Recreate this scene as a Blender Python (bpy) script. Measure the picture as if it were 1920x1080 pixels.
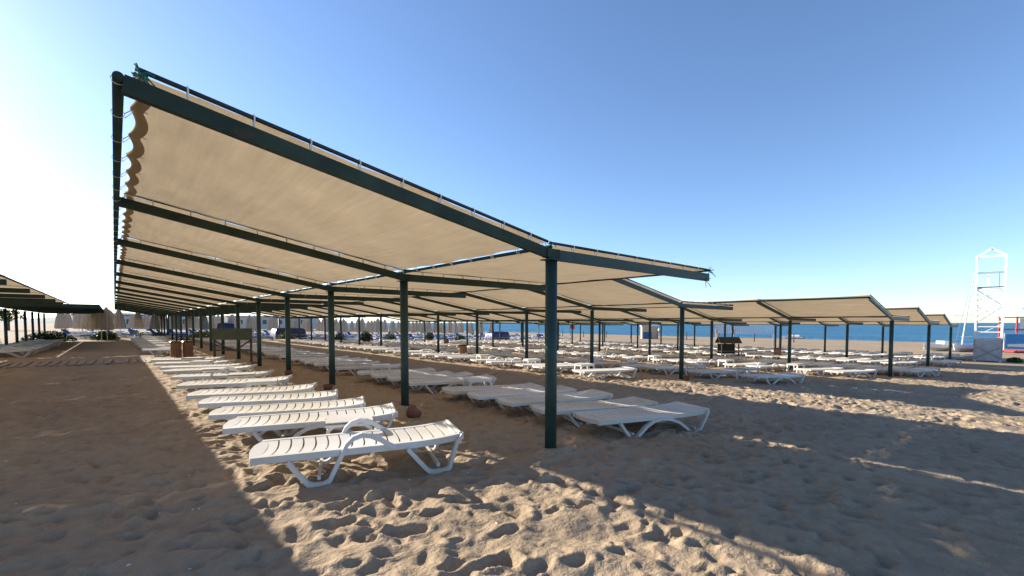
import bpy, bmesh, math, random
import numpy as np
from mathutils import Vector, Matrix
R = math.radians
for o in list(bpy.data.objects): bpy.data.objects.remove(o)
SC = bpy.context.scene
COL = SC.collection
random.seed(7)

# ------------------------------------------------------------------ camera
cam_d = bpy.data.cameras.new('camera'); cam = bpy.data.objects.new('camera', cam_d); COL.objects.link(cam)
SC.camera = cam
CAM_H = 1.48
cam.location = (0, 0, CAM_H)
cam.rotation_euler = (R(90 - 2.34), 0, R(-41.06))
cam_d.sensor_width = 36; cam_d.lens = 16.03
cam_d.shift_y = 100 / 1920
cam_d.clip_start = 0.05; cam_d.clip_end = 30000

# ------------------------------------------------------------------ sky, sun, exposure
SUN = Vector((-1.03, 2.42, 1.0)).normalized()
ELEV = math.asin(SUN.z); ROT = math.atan2(SUN.x, SUN.y)
W = bpy.data.worlds.new('World'); SC.world = W; W.use_nodes = True
wn = W.node_tree.nodes; wl = W.node_tree.links
sky = wn.new('ShaderNodeTexSky'); sky.sky_type = 'NISHITA'; sky.sun_disc = False
sky.sun_elevation = ELEV; sky.sun_rotation = ROT
sky.altitude = 0; sky.air_density = 0.85; sky.dust_density = 0.25; sky.ozone_density = 3.6
tn = wn.new('ShaderNodeMix'); tn.data_type = 'RGBA'; tn.blend_type = 'MULTIPLY'; tn.inputs[0].default_value = 1
tn.inputs[7].default_value = (1.0, .985, 1.0, 1); wl.new(sky.outputs[0], tn.inputs[6]); wl.new(tn.outputs[2], wn['Background'].inputs[0]); wn['Background'].inputs[1].default_value = 0.10
sd = bpy.data.lights.new('sun', 'SUN'); sd.energy = 5.0; sd.angle = R(0.5); sd.color = (1.0, 0.92, 0.80)
so = bpy.data.objects.new('sun', sd); COL.objects.link(so)
so.rotation_euler = (-SUN).to_track_quat('-Z', 'Y').to_euler(); so.location = SUN * 60
SC.view_settings.view_transform = 'Standard'; SC.view_settings.look = 'None'
SC.view_settings.gamma = 1; SC.view_settings.use_curve_mapping = False
SC.view_settings.exposure = 1.3

# ------------------------------------------------------------------ materials
def mat(name, col, rough=0.6, var=0.0, vscale=6.0, col2=None, c2=(0.5, 0.7), bump=0.0, bscale=40.0, spec=0.5, metal=0.0, stretch=None, coord='Object'):
    m = bpy.data.materials.new(name); m.use_nodes = True
    nt = m.node_tree; n = nt.nodes; l = nt.links; b = n['Principled BSDF']
    b.inputs['Roughness'].default_value = rough; b.inputs['Specular IOR Level'].default_value = spec
    b.inputs['Metallic'].default_value = metal; b.inputs['Base Color'].default_value = (*col, 1)
    tc = n.new('ShaderNodeTexCoord'); src = tc.outputs[coord]
    if stretch:
        mp = n.new('ShaderNodeMapping'); mp.inputs['Scale'].default_value = stretch
        l.new(src, mp.inputs[0]); src = mp.outputs[0]
    out = None
    if var > 0:
        nz = n.new('ShaderNodeTexNoise'); nz.inputs['Scale'].default_value = vscale; nz.inputs['Detail'].default_value = 6
        l.new(src, nz.inputs[0])
        rp = n.new('ShaderNodeValToRGB')
        rp.color_ramp.elements[0].position = 0.3; rp.color_ramp.elements[1].position = 0.7
        rp.color_ramp.elements[0].color = (*[c * (1 - var) for c in col], 1)
        rp.color_ramp.elements[1].color = (*[min(1, c * (1 + var)) for c in col], 1)
        l.new(nz.outputs[0], rp.inputs[0]); out = rp.outputs[0]
    if col2:
        nz = n.new('ShaderNodeTexNoise'); nz.inputs['Scale'].default_value = vscale * 1.7; nz.inputs['Detail'].default_value = 8
        nz.inputs['Roughness'].default_value = 0.7
        l.new(src, nz.inputs[0])
        rp = n.new('ShaderNodeValToRGB'); rp.color_ramp.elements[0].position = c2[0]; rp.color_ramp.elements[1].position = c2[1]
        l.new(nz.outputs[0], rp.inputs[0])
        mx = n.new('ShaderNodeMix'); mx.data_type = 'RGBA'
        l.new(rp.outputs[0], mx.inputs[0])
        if out: l.new(out, mx.inputs[6])
        else: mx.inputs[6].default_value = (*col, 1)
        mx.inputs[7].default_value = (*col2, 1); out = mx.outputs[2]
    if out: l.new(out, b.inputs['Base Color'])
    if bump > 0:
        nz = n.new('ShaderNodeTexNoise'); nz.inputs['Scale'].default_value = bscale; nz.inputs['Detail'].default_value = 5
        l.new(src, nz.inputs[0])
        bp = n.new('ShaderNodeBump'); bp.inputs['Strength'].default_value = bump; bp.inputs['Distance'].default_value = 0.02
        l.new(nz.outputs[0], bp.inputs['Height']); l.new(bp.outputs[0], b.inputs['Normal'])
    return m

def cloth_mat(name, col, trans, tcol, weave=True):
    m = bpy.data.materials.new(name); m.use_nodes = True
    nt = m.node_tree; n = nt.nodes; l = nt.links; n.remove(n['Principled BSDF'])
    tc = n.new('ShaderNodeTexCoord')
    geo = n.new('ShaderNodeNewGeometry')
    def noise(sc, scale, det, r=0.6):
        mp = n.new('ShaderNodeMapping'); mp.inputs['Scale'].default_value = sc; l.new(geo.outputs['Position'], mp.inputs[0])
        z = n.new('ShaderNodeTexNoise'); z.inputs['Scale'].default_value = scale; z.inputs['Detail'].default_value = det
        z.inputs['Roughness'].default_value = r; l.new(mp.outputs[0], z.inputs[0]); return z.outputs[0]
    a = noise((6, .55, 1), 2.2, 5); b_ = noise((1, 1, 1), 1.6, 4); c_ = noise((1, 22, 1), 7, 3)
    def math_(op, x, y):
        q = n.new('ShaderNodeMath'); q.operation = op
        for i, v in enumerate((x, y)):
            if hasattr(v, 'links'): l.new(v, q.inputs[i])
            else: q.inputs[i].default_value = v
        return q.outputs[0]
    s = math_('ADD', math_('MULTIPLY', a, .45), math_('ADD', math_('MULTIPLY', b_, .3), math_('MULTIPLY', c_, .25)))
    rp = n.new('ShaderNodeValToRGB'); rp.color_ramp.elements[0].position = .34; rp.color_ramp.elements[1].position = .64
    rp.color_ramp.elements[0].color = (.82, .795, .75, 1); rp.color_ramp.elements[1].color = (1.10, 1.09, 1.07, 1)
    l.new(s, rp.inputs[0])
    if not weave: rp.color_ramp.elements[0].color = (.95, .94, .93, 1); rp.color_ramp.elements[1].color = (1.03, 1.03, 1.03, 1)
    def tint(c):
        mx = n.new('ShaderNodeMix'); mx.data_type = 'RGBA'; mx.blend_type = 'MULTIPLY'; mx.inputs[0].default_value = 1
        mx.inputs[6].default_value = (*c, 1); l.new(rp.outputs[0], mx.inputs[7]); return mx.outputs[2]
    df = n.new('ShaderNodeBsdfDiffuse'); tr = n.new('ShaderNodeBsdfTranslucent'); ms = n.new('ShaderNodeMixShader')
    l.new(tint(col), df.inputs[0]); l.new(tint(tcol), tr.inputs[0]); ms.inputs[0].default_value = trans
    bp = n.new('ShaderNodeBump'); bp.inputs['Strength'].default_value = .25; bp.inputs['Distance'].default_value = .01
    l.new(c_, bp.inputs['Height']); l.new(bp.outputs[0], df.inputs['Normal'])
    l.new(df.outputs[0], ms.inputs[1]); l.new(tr.outputs[0], ms.inputs[2])
    l.new(ms.outputs[0], n['Material Output'].inputs[0])
    return m

M = {}
M['green'] = mat('green_paint', (.017, .043, .037), .5, .25, 3, (.10, .05, .03), (.62, .76), .15, 60, spec=.35)
M['green_rust'] = mat('green_paint_rusty', (.031, .050, .034), .65, .3, 3, (.085, .05, .03), (.58, .76), .2, 50, spec=.2)
M['dark_pipe'] = mat('dark_pipe_paint', (.015, .026, .024), .5, .3, 5, (.10, .05, .035), (.55, .7), .15, 60)
M['cloth'] = cloth_mat('shade_net', (.66, .535, .37), .28, (.86, .66, .41))
M['hem'] = cloth_mat('shade_net_hem', (.40, .31, .20), .06, (.55, .40, .24))
M['dark_cloth'] = cloth_mat('dark_green_net', (.03, .07, .065), .05, (.05, .10, .08))
M['cord'] = mat('white_cord', (.75, .72, .66), .8)
M['green_cord'] = mat('green_cord', (.02, .16, .12), .7)
M['plastic'] = mat('white_plastic', (.62, .61, .595), .38, .05, 2.0, (.55, .50, .42), (.62, .85), .04, 30)
M['plastic_old'] = mat('weathered_white_plastic', (.58, .57, .55), .5, .08, 2.0, (.48, .43, .36), (.55, .8), .05, 30)
M['clay'] = mat('terracotta', (.17, .07, .045), .85, .2, 8, bump=.2)
M['wood'] = mat('brown_wood', (.22, .105, .045), .65, .35, 5, bump=.3, stretch=(8, 8, .8))
M['grey_wood'] = mat('weathered_plank', (.24, .19, .15), .85, .3, 6, bump=.4, bscale=20)
M['dark_wood'] = mat('dark_wood', (.035, .026, .018), .7, .3, 5, bump=.3)
M['black'] = mat('black_bag', (.012, .012, .013), .4, .2, 8, bump=.6, bscale=15)
M['board'] = mat('olive_board', (.05, .06, .025), .6, .25, 4)
M['umb'] = cloth_mat('umbrella_canvas', (.50, .44, .36), .22, (.70, .58, .45), False)
M['blue_tarp'] = mat('blue_tarp', (.012, .028, .13), .45, .25, 4, bump=.8, bscale=6)
M['blue_cush'] = mat('blue_cushion', (.03, .10, .30), .8, .2, 4)
M['white_paint'] = mat('white_paint', (.66, .66, .645), .5, .06, 3, (.40, .25, .16), (.66, .80))
M['grey_panel'] = mat('grey_panel', (.34, .37, .40), .6, .15, 3, bump=.1)
M['red_paint'] = mat('red_paint', (.45, .045, .04), .5, .15, 4)
M['yellow'] = mat('yellow_rubber', (.75, .42, .02), .35)
M['bluep'] = mat('blue_plastic', (.03, .22, .50), .5, .2, 5)
M['leaf'] = mat('leaf', (.045, .085, .025), .6, .4, 9)
M['leaf2'] = mat('leaf_light', (.12, .17, .03), .6, .4, 9)
M['flower'] = mat('yellow_flower', (.55, .38, .03), .6, .3, 9)
M['bark'] = mat('bark', (.10, .07, .05), .9, .3, 9)
M['hull'] = mat('white_hull', (.64, .65, .65), .3, .04, 2)
M['steel'] = mat('grey_steel', (.20, .22, .25), .45, .1, 4, metal=.3)
M['skin'] = mat('skin', (.42, .24, .16), .6)
M['shirt_w'] = mat('white_shirt', (.7, .7, .7), .8)
M['short_d'] = mat('dark_shorts', (.03, .04, .08), .8)
M['wall'] = mat('render_wall', (.55, .53, .49), .85, .1, 2)
M['roof'] = mat('tile_roof', (.28, .14, .09), .8, .2, 3)
M['glass'] = mat('dark_glass', (.03, .05, .07), .15)
M['hill'] = mat('hillside', (.10, .13, .12), .9, .3, .01)
M['netting'] = mat('net_cord', (.55, .42, .44), .8)

for k_ in ('plastic', 'plastic_old'):
    nt = M[k_].node_tree; b_ = nt.nodes['Principled BSDF']; src = b_.inputs['Base Color'].links[0].from_socket
    geo = nt.nodes.new('ShaderNodeNewGeometry'); nz_ = nt.nodes.new('ShaderNodeTexNoise'); nz_.inputs['Scale'].default_value = .9; nt.links.new(geo.outputs['Position'], nz_.inputs[0])
    rp_ = nt.nodes.new('ShaderNodeValToRGB'); rp_.color_ramp.elements[0].position = .38; rp_.color_ramp.elements[1].position = .6
    rp_.color_ramp.elements[0].color = (.86, .82, .74, 1); rp_.color_ramp.elements[1].color = (1, 1, 1, 1); nt.links.new(nz_.outputs[0], rp_.inputs[0])
    mx_ = nt.nodes.new('ShaderNodeMix'); mx_.data_type = 'RGBA'; mx_.blend_type = 'MULTIPLY'; mx_.inputs[0].default_value = 1
    nt.links.new(src, mx_.inputs[6]); nt.links.new(rp_.outputs[0], mx_.inputs[7]); nt.links.new(mx_.outputs[2], b_.inputs['Base Color'])

# sand
def sand_material():
    m = bpy.data.materials.new('beach_sand'); m.use_nodes = True
    nt = m.node_tree; n = nt.nodes; l = nt.links; b = n['Principled BSDF']
    b.inputs['Roughness'].default_value = .95; b.inputs['Specular IOR Level'].default_value = .15
    geo = n.new('ShaderNodeNewGeometry')
    def nz(scale, det, r=.6):
        z = n.new('ShaderNodeTexNoise'); z.inputs['Scale'].default_value = scale; z.inputs['Detail'].default_value = det
        z.inputs['Roughness'].default_value = r; l.new(geo.outputs['Position'], z.inputs[0]); return z.outputs[0]
    big = nz(.55, 5); fine = nz(220, 3, .8); mid = nz(9, 5)
    rp = n.new('ShaderNodeValToRGB'); rp.color_ramp.elements[0].position = .3; rp.color_ramp.elements[1].position = .72
    rp.color_ramp.elements[0].color = (.265, .198, .130, 1); rp.color_ramp.elements[1].color = (.425, .322, .218, 1)
    mx = n.new('ShaderNodeMath'); mx.operation = 'ADD'
    q = n.new('ShaderNodeMath'); q.operation = 'MULTIPLY'; q.inputs[1].default_value = .5; l.new(big, q.inputs[0])
    q2 = n.new('ShaderNodeMath'); q2.operation = 'MULTIPLY'; q2.inputs[1].default_value = .5; l.new(mid, q2.inputs[0])
    l.new(q.outputs[0], mx.inputs[0]); l.new(q2.outputs[0], mx.inputs[1]); l.new(mx.outputs[0], rp.inputs[0])
    sp = n.new('ShaderNodeValToRGB'); sp.color_ramp.elements[0].position = .33; sp.color_ramp.elements[1].position = .5
    sp.color_ramp.elements[0].color = (.62, .58, .54, 1); sp.color_ramp.elements[1].color = (1, 1, 1, 1)
    l.new(fine, sp.inputs[0])
    mm = n.new('ShaderNodeMix'); mm.data_type = 'RGBA'; mm.blend_type = 'MULTIPLY'; mm.inputs[0].default_value = .8
    l.new(rp.outputs[0], mm.inputs[6]); l.new(sp.outputs[0], mm.inputs[7]); l.new(mm.outputs[2], b.inputs['Base Color'])
    b1 = n.new('ShaderNodeBump'); b1.inputs['Strength'].default_value = .5; b1.inputs['Distance'].default_value = .05
    l.new(nz(5.5, 4, .55), b1.inputs['Height'])
    b3 = n.new('ShaderNodeBump'); b3.inputs['Strength'].default_value = .75; b3.inputs['Distance'].default_value = .022
    l.new(nz(24, 4, .6), b3.inputs['Height']); l.new(b1.outputs[0], b3.inputs['Normal'])
    b2 = n.new('ShaderNodeBump'); b2.inputs['Strength'].default_value = .35; b2.inputs['Distance'].default_value = .006
    l.new(nz(70, 5, .7), b2.inputs['Height']); l.new(b3.outputs[0], b2.inputs['Normal']); l.new(b2.outputs[0], b.inputs['Normal'])
    return m
M['sand'] = sand_material()

def sea_material():
    m = bpy.data.materials.new('sea_water'); m.use_nodes = True
    nt = m.node_tree; n = nt.nodes; l = nt.links; b = n['Principled BSDF']
    geo = n.new('ShaderNodeNewGeometry')
    mp = n.new('ShaderNodeMapping'); mp.inputs['Scale'].default_value = (.12, .035, 1); l.new(geo.outputs['Position'], mp.inputs[0])
    z = n.new('ShaderNodeTexNoise'); z.inputs['Scale'].default_value = 1.0; z.inputs['Detail'].default_value = 7; l.new(mp.outputs[0], z.inputs[0])
    rp = n.new('ShaderNodeValToRGB'); rp.color_ramp.elements[0].position = .35; rp.color_ramp.elements[1].position = .68
    rp.color_ramp.elements[0].color = (.010, .080, .165, 1); rp.color_ramp.elements[1].color = (.035, .17, .28, 1)
    l.new(z.outputs[0], rp.inputs[0]); l.new(rp.outputs[0], b.inputs['Base Color'])
    b.inputs['Roughness'].default_value = .35; b.inputs['Specular IOR Level'].default_value = .25; b.inputs['IOR'].default_value = 1.2
    z2 = n.new('ShaderNodeTexNoise'); z2.inputs['Scale'].default_value = 1.1; z2.inputs['Detail'].default_value = 6; l.new(geo.outputs['Position'], z2.inputs[0])
    bp = n.new('ShaderNodeBump'); bp.inputs['Strength'].default_value = 1; bp.inputs['Distance'].default_value = .6
    l.new(z2.outputs[0], bp.inputs['Height']); l.new(bp.outputs[0], b.inputs['Normal'])
    return m
M['sea'] = sea_material()

# ------------------------------------------------------------------ mesh helpers
class MB:
    def __init__(s): s.v = []; s.f = []; s.smooth = False
    def add(s, vs, fs):
        o = len(s.v); s.v += [tuple(v) for v in vs]; s.f += [tuple(i + o for i in f) for f in fs]; return s
    def box(s, c, size, mtx=None):
        x, y, z = (d / 2 for d in size)
        vs = [Vector((a * x, b * y, k * z)) for k in (-1, 1) for b in (-1, 1) for a in (-1, 1)]
        if mtx: vs = [mtx @ v for v in vs]
        c = Vector(c); vs = [v + c for v in vs]
        return s.add(vs, [(0, 2, 3, 1), (4, 5, 7, 6), (0, 1, 5, 4), (2, 6, 7, 3), (0, 4, 6, 2), (1, 3, 7, 5)])
    def beam(s, a, b, w, h, up=(0, 0, 1)):          # rectangular bar from a to b
        a = Vector(a); b = Vector(b); d = (b - a).normalized(); up = Vector(up)
        sd_ = d.cross(up); sd_ = sd_.normalized() if sd_.length > 1e-5 else Vector((1, 0, 0)); u = sd_.cross(d)
        vs = [p + sd_ * (i * w / 2) + u * (j * h / 2) for p in (a, b) for j in (-1, 1) for i in (-1, 1)]
        return s.add(vs, [(0, 2, 3, 1), (4, 5, 7, 6), (0, 1, 5, 4), (2, 6, 7, 3), (0, 4, 6, 2), (1, 3, 7, 5)])
    def tube(s, pts, r, n=8, cap=True):
        pts = [Vector(p) for p in pts]; rs = r if isinstance(r, (list, tuple)) else [r] * len(pts)
        o = len(s.v); ref = None
        for i, p in enumerate(pts):
            d = (pts[min(i + 1, len(pts) - 1)] - pts[max(i - 1, 0)]).normalized()
            if ref is None:
                ref = d.cross(Vector((0, 0, 1)));
                if ref.length < .01: ref = Vector((1, 0, 0))
            ref = (ref - d * ref.dot(d)).normalized(); w = d.cross(ref)
            for k in range(n):
                t = 2 * math.pi * k / n; s.v.append(tuple(p + (ref * math.cos(t) + w * math.sin(t)) * rs[i]))
        for i in range(len(pts) - 1):
            for k in range(n):
                k2 = (k + 1) % n; s.f.append((o + i * n + k, o + i * n + k2, o + (i + 1) * n + k2, o + (i + 1) * n + k))
        if cap:
            s.f.append(tuple(o + k for k in range(n))[::-1]); s.f.append(tuple(o + (len(pts) - 1) * n + k for k in range(n)))
        return s
    def ribbon(s, path, w, h, y0):                   # rectangular section swept along an x-z path at width position y0
        n = len(path); o = len(s.v)
        for i, (x, z) in enumerate(path):
            ax, az = path[max(i - 1, 0)]; bx, bz = path[min(i + 1, n - 1)]
            d = Vector((bx - ax, bz - az)).normalized(); nx, nz_ = -d.y, d.x
            for (a, b) in ((-1, -1), (1, -1), (1, 1), (-1, 1)):
                s.v.append((x + nx * b * h / 2, y0 + a * w / 2, z + nz_ * b * h / 2))
        for i in range(n - 1):
            for k in range(4):
                k2 = (k + 1) % 4; s.f.append((o + i * 4 + k, o + i * 4 + k2, o + i * 4 + 4 + k2, o + i * 4 + 4 + k))
        s.f.append((o + 3, o + 2, o + 1, o)); e = o + (n - 1) * 4; s.f.append((e, e + 1, e + 2, e + 3))
        return s
    def lathe(s, prof, n=16, flute=0.0, c=(0, 0, 0)):
        o = len(s.v)
        for (r, z) in prof:
            for k in range(n):
                t = 2 * math.pi * k / n; rr = r * (1 + (flute if k % 2 else -flute)); s.v.append((c[0] + rr * math.cos(t), c[1] + rr * math.sin(t), c[2] + z))
        for i in range(len(prof) - 1):
            for k in range(n):
                k2 = (k + 1) % n; s.f.append((o + i * n + k, o + i * n + k2, o + (i + 1) * n + k2, o + (i + 1) * n + k))
        s.f.append(tuple(o + k for k in range(n))[::-1]); s.f.append(tuple(o + (len(prof) - 1) * n + k for k in range(n)))
        return s
    def mesh(s, name, m, smooth=False):
        me = bpy.data.meshes.new(name); me.from_pydata(s.v, [], s.f); me.materials.append(M[m] if isinstance(m, str) else m)
        if smooth: me.polygons.foreach_set('use_smooth', [True] * len(me.polygons))
        me.update(); return me
    def build(s, name, m, parent=None, loc=(0, 0, 0), smooth=False):
        return link(name, s.mesh(name, m, smooth), parent, loc)

def link(name, me, parent=None, loc=(0, 0, 0), rot=(0, 0, 0)):
    o = bpy.data.objects.new(name, me); COL.objects.link(o); o.location = loc; o.rotation_euler = rot
    if parent: o.parent = parent
    return o
def tag(o, label=None, cat=None, group=None, kind=None):
    for k, v in (('label', label), ('category', cat), ('group', group), ('kind', kind)):
        if v: o[k] = v
    return o
def empty(name, loc, rz=0):
    o = bpy.data.objects.new(name, None); COL.objects.link(o); o.location = loc; o.rotation_euler = (0, 0, rz); o.empty_display_size = .1
    return o
def copy_tree(o, parent=None):
    c = o.copy(); COL.objects.link(c); c.parent = parent
    for ch in list(o.children): copy_tree(ch, c)
    return c
def ordinal(i):
    if 10 <= i % 100 <= 20: return f'{i}th'
    return f'{i}' + {1: 'st', 2: 'nd', 3: 'rd'}.get(i % 10, 'th')

# ------------------------------------------------------------------ ground
PX = [-4000, -30, -6, 3.75, 13.1, 22.5, 31.9, 41.3, 60, 80, 86, 100, 140]
PZ = [.4, .12, .09, 0, -.25, -.62, -.80, -1.0, -1.06, -1.11, -1.18, -1.6, -3.0]
SEA_Z = -1.14
def gz(x): return float(np.interp(x, PX, PZ))

def value_noise(shape, cell, rng):
    ny, nx = shape; gy, gx = int(ny / cell) + 3, int(nx / cell) + 3
    g = rng.standard_normal((gy, gx)); y = np.arange(ny) / cell; x = np.arange(nx) / cell
    iy = y.astype(int); ix = x.astype(int); fy = (y - iy); fx = (x - ix); fy = fy * fy * (3 - 2 * fy); fx = fx * fx * (3 - 2 * fx)
    a = g[np.ix_(iy, ix)]; b = g[np.ix_(iy, ix + 1)]; c = g[np.ix_(iy + 1, ix)]; d = g[np.ix_(iy + 1, ix + 1)]
    return (a * (1 - fx) + b * fx) * (1 - fy)[:, None] + (c * (1 - fx) + d * fx) * fy[:, None]
RES = .018; RX0, RX1, RY0, RY1 = -9., 36., -9., 30.
def footprint_field():
    rng = np.random.default_rng(5)
    nx = int((RX1 - RX0) / RES); ny = int((RY1 - RY0) / RES)
    H = np.zeros((ny, nx), np.float32)
    for cm, amp in ((110, .010), (45, .010), (24, .013), (13, .010), (7, .0045)):
        H += (value_noise((ny, nx), cm * .01 / RES, rng) * amp).astype(np.float32)
    N1 = int(20 * 17 * 44); N2 = int((RX1 - RX0) * (RY1 - RY0) * 13)
    N = N1 + N2
    px = np.concatenate([rng.uniform(RX0 + 1, RX1 - 1, N2), rng.uniform(-3, 17, N1)]); py = np.concatenate([rng.uniform(RY0 + 1, RY1 - 1, N2), rng.uniform(-3, 14, N1)])
    order = rng.permutation(N); px = px[order]; py = py[order]
    ang = rng.normal(-.55, .75, N); A = .035 + .095 * rng.random(N) ** 2.0; B = A * rng.uniform(.36, .7, N); D = A * rng.uniform(.12, .42, N)
    ph = rng.uniform(0, 6.28, (N, 3)); edge = rng.uniform(.3, .95, N)
    for x, y, t, a, b, d, f3, eg in zip(px, py, ang, A, B, D, ph, edge):
        w = int(a * 2.3 / RES) + 1; ix = int((x - RX0) / RES); iy = int((y - RY0) / RES)
        sl = (slice(max(0, iy - w), iy + w), slice(max(0, ix - w), ix + w))
        yy = (np.arange(sl[0].start, min(ny, sl[0].stop)) * RES + RY0 - y)[:, None]; xx = (np.arange(sl[1].start, min(nx, sl[1].stop)) * RES + RX0 - x)[None, :]
        p = xx * math.cos(t) + yy * math.sin(t); q = -xx * math.sin(t) + yy * math.cos(t)
        th = np.arctan2(q, p)
        r = np.sqrt((p / a) ** 2 + (q / b) ** 2) * (1 + .16 * np.sin(2 * th + f3[0]) + .12 * np.sin(3 * th + f3[1]) + .07 * np.sin(5 * th + f3[2]))
        s_ = np.clip((1.1 - r) / eg, 0, 1); bowl = s_ * s_ * (3 - 2 * s_)
        rim = np.exp(-((r - 1.25) / .27) ** 2) * (1 + .6 * np.cos(th + f3[0]))
        tilt = 1 + .35 * p / a
        h = H[sl]; h *= (1 - .35 * bowl); h += d * (-bowl * tilt + .34 * rim)
    H -= H.mean()
    k = np.array([.15, .7, .15], np.float32)
    H[1:-1] = k[0] * H[:-2] + k[1] * H[1:-1] + k[2] * H[2:]; H[:, 1:-1] = k[0] * H[:, :-2] + k[1] * H[:, 1:-1] + k[2] * H[:, 2:]
    return H
FOOT = footprint_field()
def foot_sample(x, y):
    u = np.clip((x - RX0) / RES, 0, FOOT.shape[1] - 2.01); v = np.clip((y - RY0) / RES, 0, FOOT.shape[0] - 2.01)
    i = u.astype(int); j = v.astype(int); fu = u - i; fv = v - j
    h = (FOOT[j, i] * (1 - fu) + FOOT[j, i + 1] * fu) * (1 - fv) + (FOOT[j + 1, i] * (1 - fu) + FOOT[j + 1, i + 1] * fu) * fv
    fade = np.clip((x - RX0) / 2, 0, 1) * np.clip((RX1 - x) / 4, 0, 1) * np.clip((y - RY0) / 2, 0, 1) * np.clip((RY1 - y) / 6, 0, 1)
    return h * fade
def graded(segs, lo, hi, g=1.16):
    xs = []
    for a, b, st in segs: xs += list(np.linspace(a, b, max(2, int(round((b - a) / st)) + 1)))[:-1]
    xs.append(segs[-1][1])
    st = segs[-1][2]; x = xs[-1]
    while x < hi: st *= g; x += st; xs.append(x)
    st = segs[0][2]; x = xs[0]; pre = []
    while x > lo: st *= g; x -= st; pre.append(x)
    return np.array(pre[::-1] + xs)
gx_ = graded([(-4, -1, .05), (-1, 0, .024), (0, 6, .0185), (6, 7, .024), (7, 14, .042), (14, 22, .07), (22, 34, .13), (34, 90, 1.2)], -2500, 130)
gy_ = graded([(-4, -.5, .07), (-.5, .8, .03), (.8, 6, .0185), (6, 8, .026), (8, 13, .05), (13, 20, .09), (20, 30, .17)], -2500, 3500)
GX, GY = np.meshgrid(gx_, gy_)
GZ = np.interp(GX, PX, PZ) + foot_sample(GX, GY)
for k_ in range(4):
    rr_ = np.hypot(GX - 3.756, GY - 3.633 - 3.5 * k_); GZ += .045 * np.exp(-((rr_ - .12) / .13) ** 2) - .02 * np.exp(-((rr_ - .42) / .16) ** 2)
nyg, nxg = GX.shape
me = bpy.data.meshes.new('sand_beach'); nv = nyg * nxg
me.vertices.add(nv); me.vertices.foreach_set('co', np.stack([GX, GY, GZ], -1).astype(np.float32).ravel())
idx = np.arange(nv).reshape(nyg, nxg)
q = np.stack([idx[:-1, :-1], idx[:-1, 1:], idx[1:, 1:], idx[1:, :-1]], -1).reshape(-1, 4)
me.loops.add(q.size); me.loops.foreach_set('vertex_index', q.ravel().astype(np.int32))
me.polygons.add(len(q)); me.polygons.foreach_set('loop_start', np.arange(0, q.size, 4, dtype=np.int32)); me.polygons.foreach_set('loop_total', np.full(len(q), 4, np.int32))
me.polygons.foreach_set('use_smooth', np.ones(len(q), bool)); me.update(calc_edges=True); me.materials.append(M['sand'])
tag(link('sand_beach', me), 'trampled pale sand beach', kind='structure')
tag(MB().add([(82, -9000, SEA_Z), (12000, -9000, SEA_Z), (12000, 9000, SEA_Z), (82, 9000, SEA_Z)], [(0, 1, 2, 3)]).build('sea', 'sea'), 'blue sea beyond the beach', kind='structure')
# hazy hills inland
mb = MB(); rng = np.random.default_rng(3)
NH = 90; ridge = [18 + 22 * abs(math.sin(i * .13)) + 10 * math.sin(i * .41 + 1) + rng.uniform(0, 4) for i in range(NH)]
for i in range(NH):
    t = R(-75 + 85 * i / (NH - 1)); dx, dy = math.sin(t), math.cos(t)
    mb.v += [(dx * 2300, dy * 2300, -5), (dx * 2600, dy * 2600, max(4, ridge[i])), (dx * 3000, dy * 3000, -5)]
for i in range(NH - 1):
    for k in range(2): mb.f.append((i * 3 + k, (i + 1) * 3 + k, (i + 1) * 3 + k + 1, i * 3 + k + 1))
tag(mb.build('hills', 'hill', smooth=True), 'low hazy hills inland', kind='structure')

# ------------------------------------------------------------------ shade canopies
S = 3.5; X1 = 3.756; Y0 = 3.633; DROW = 9.38
HP = 2.19; ZR = 2.252; ZH = 2.905            # post height, rafter centre at the fold, rafter centre at the high edge
LH = 3.70
slope = (ZH - ZR) / LH
CL = .118                                     # cloth above rafter centre
def zc_high(x): return ZR + CL + slope * x    # x measured from fold towards the high edge
def cloth_high(seed, nu, nvv, scal):
    rng = np.random.default_rng(seed); mb = MB(); y0, y1 = .022, S - .022
    ph = rng.uniform(0, 6, 6)
    for j in range(nvv + 1):
        v = j / nvv; y = y0 + (y1 - y0) * v
        fr = (v * 6) % 1.0; sc_in = .045 * math.sin(math.pi * fr) ** .8 if scal else .02
        fr2 = (v * 7) % 1.0; sc_f = .030 * math.sin(math.pi * fr2) if scal else .0
        xa = .052 + sc_f; xb = LH - .058 - sc_in
        for i in range(nu + 1):
            u = i / nu; x = xa + (xb - xa) * u
            z = zc_high(x) - .05 * math.sin(math.pi * v) * (.5 + .5 * math.sin(math.pi * u)) + .007 * math.sin(x * 5 + y * 2.3 + ph[0]) * math.sin(y * 3 + ph[1]) + .004 * math.sin(x * 14 + y * 9 + ph[2])
            mb.v.append((-x, y, z))
    for j in range(nvv):
        for i in range(nu): a = j * (nu + 1) + i; mb.f.append((a, a + 1, a + nu + 2, a + nu + 1))
    return mb
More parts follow.
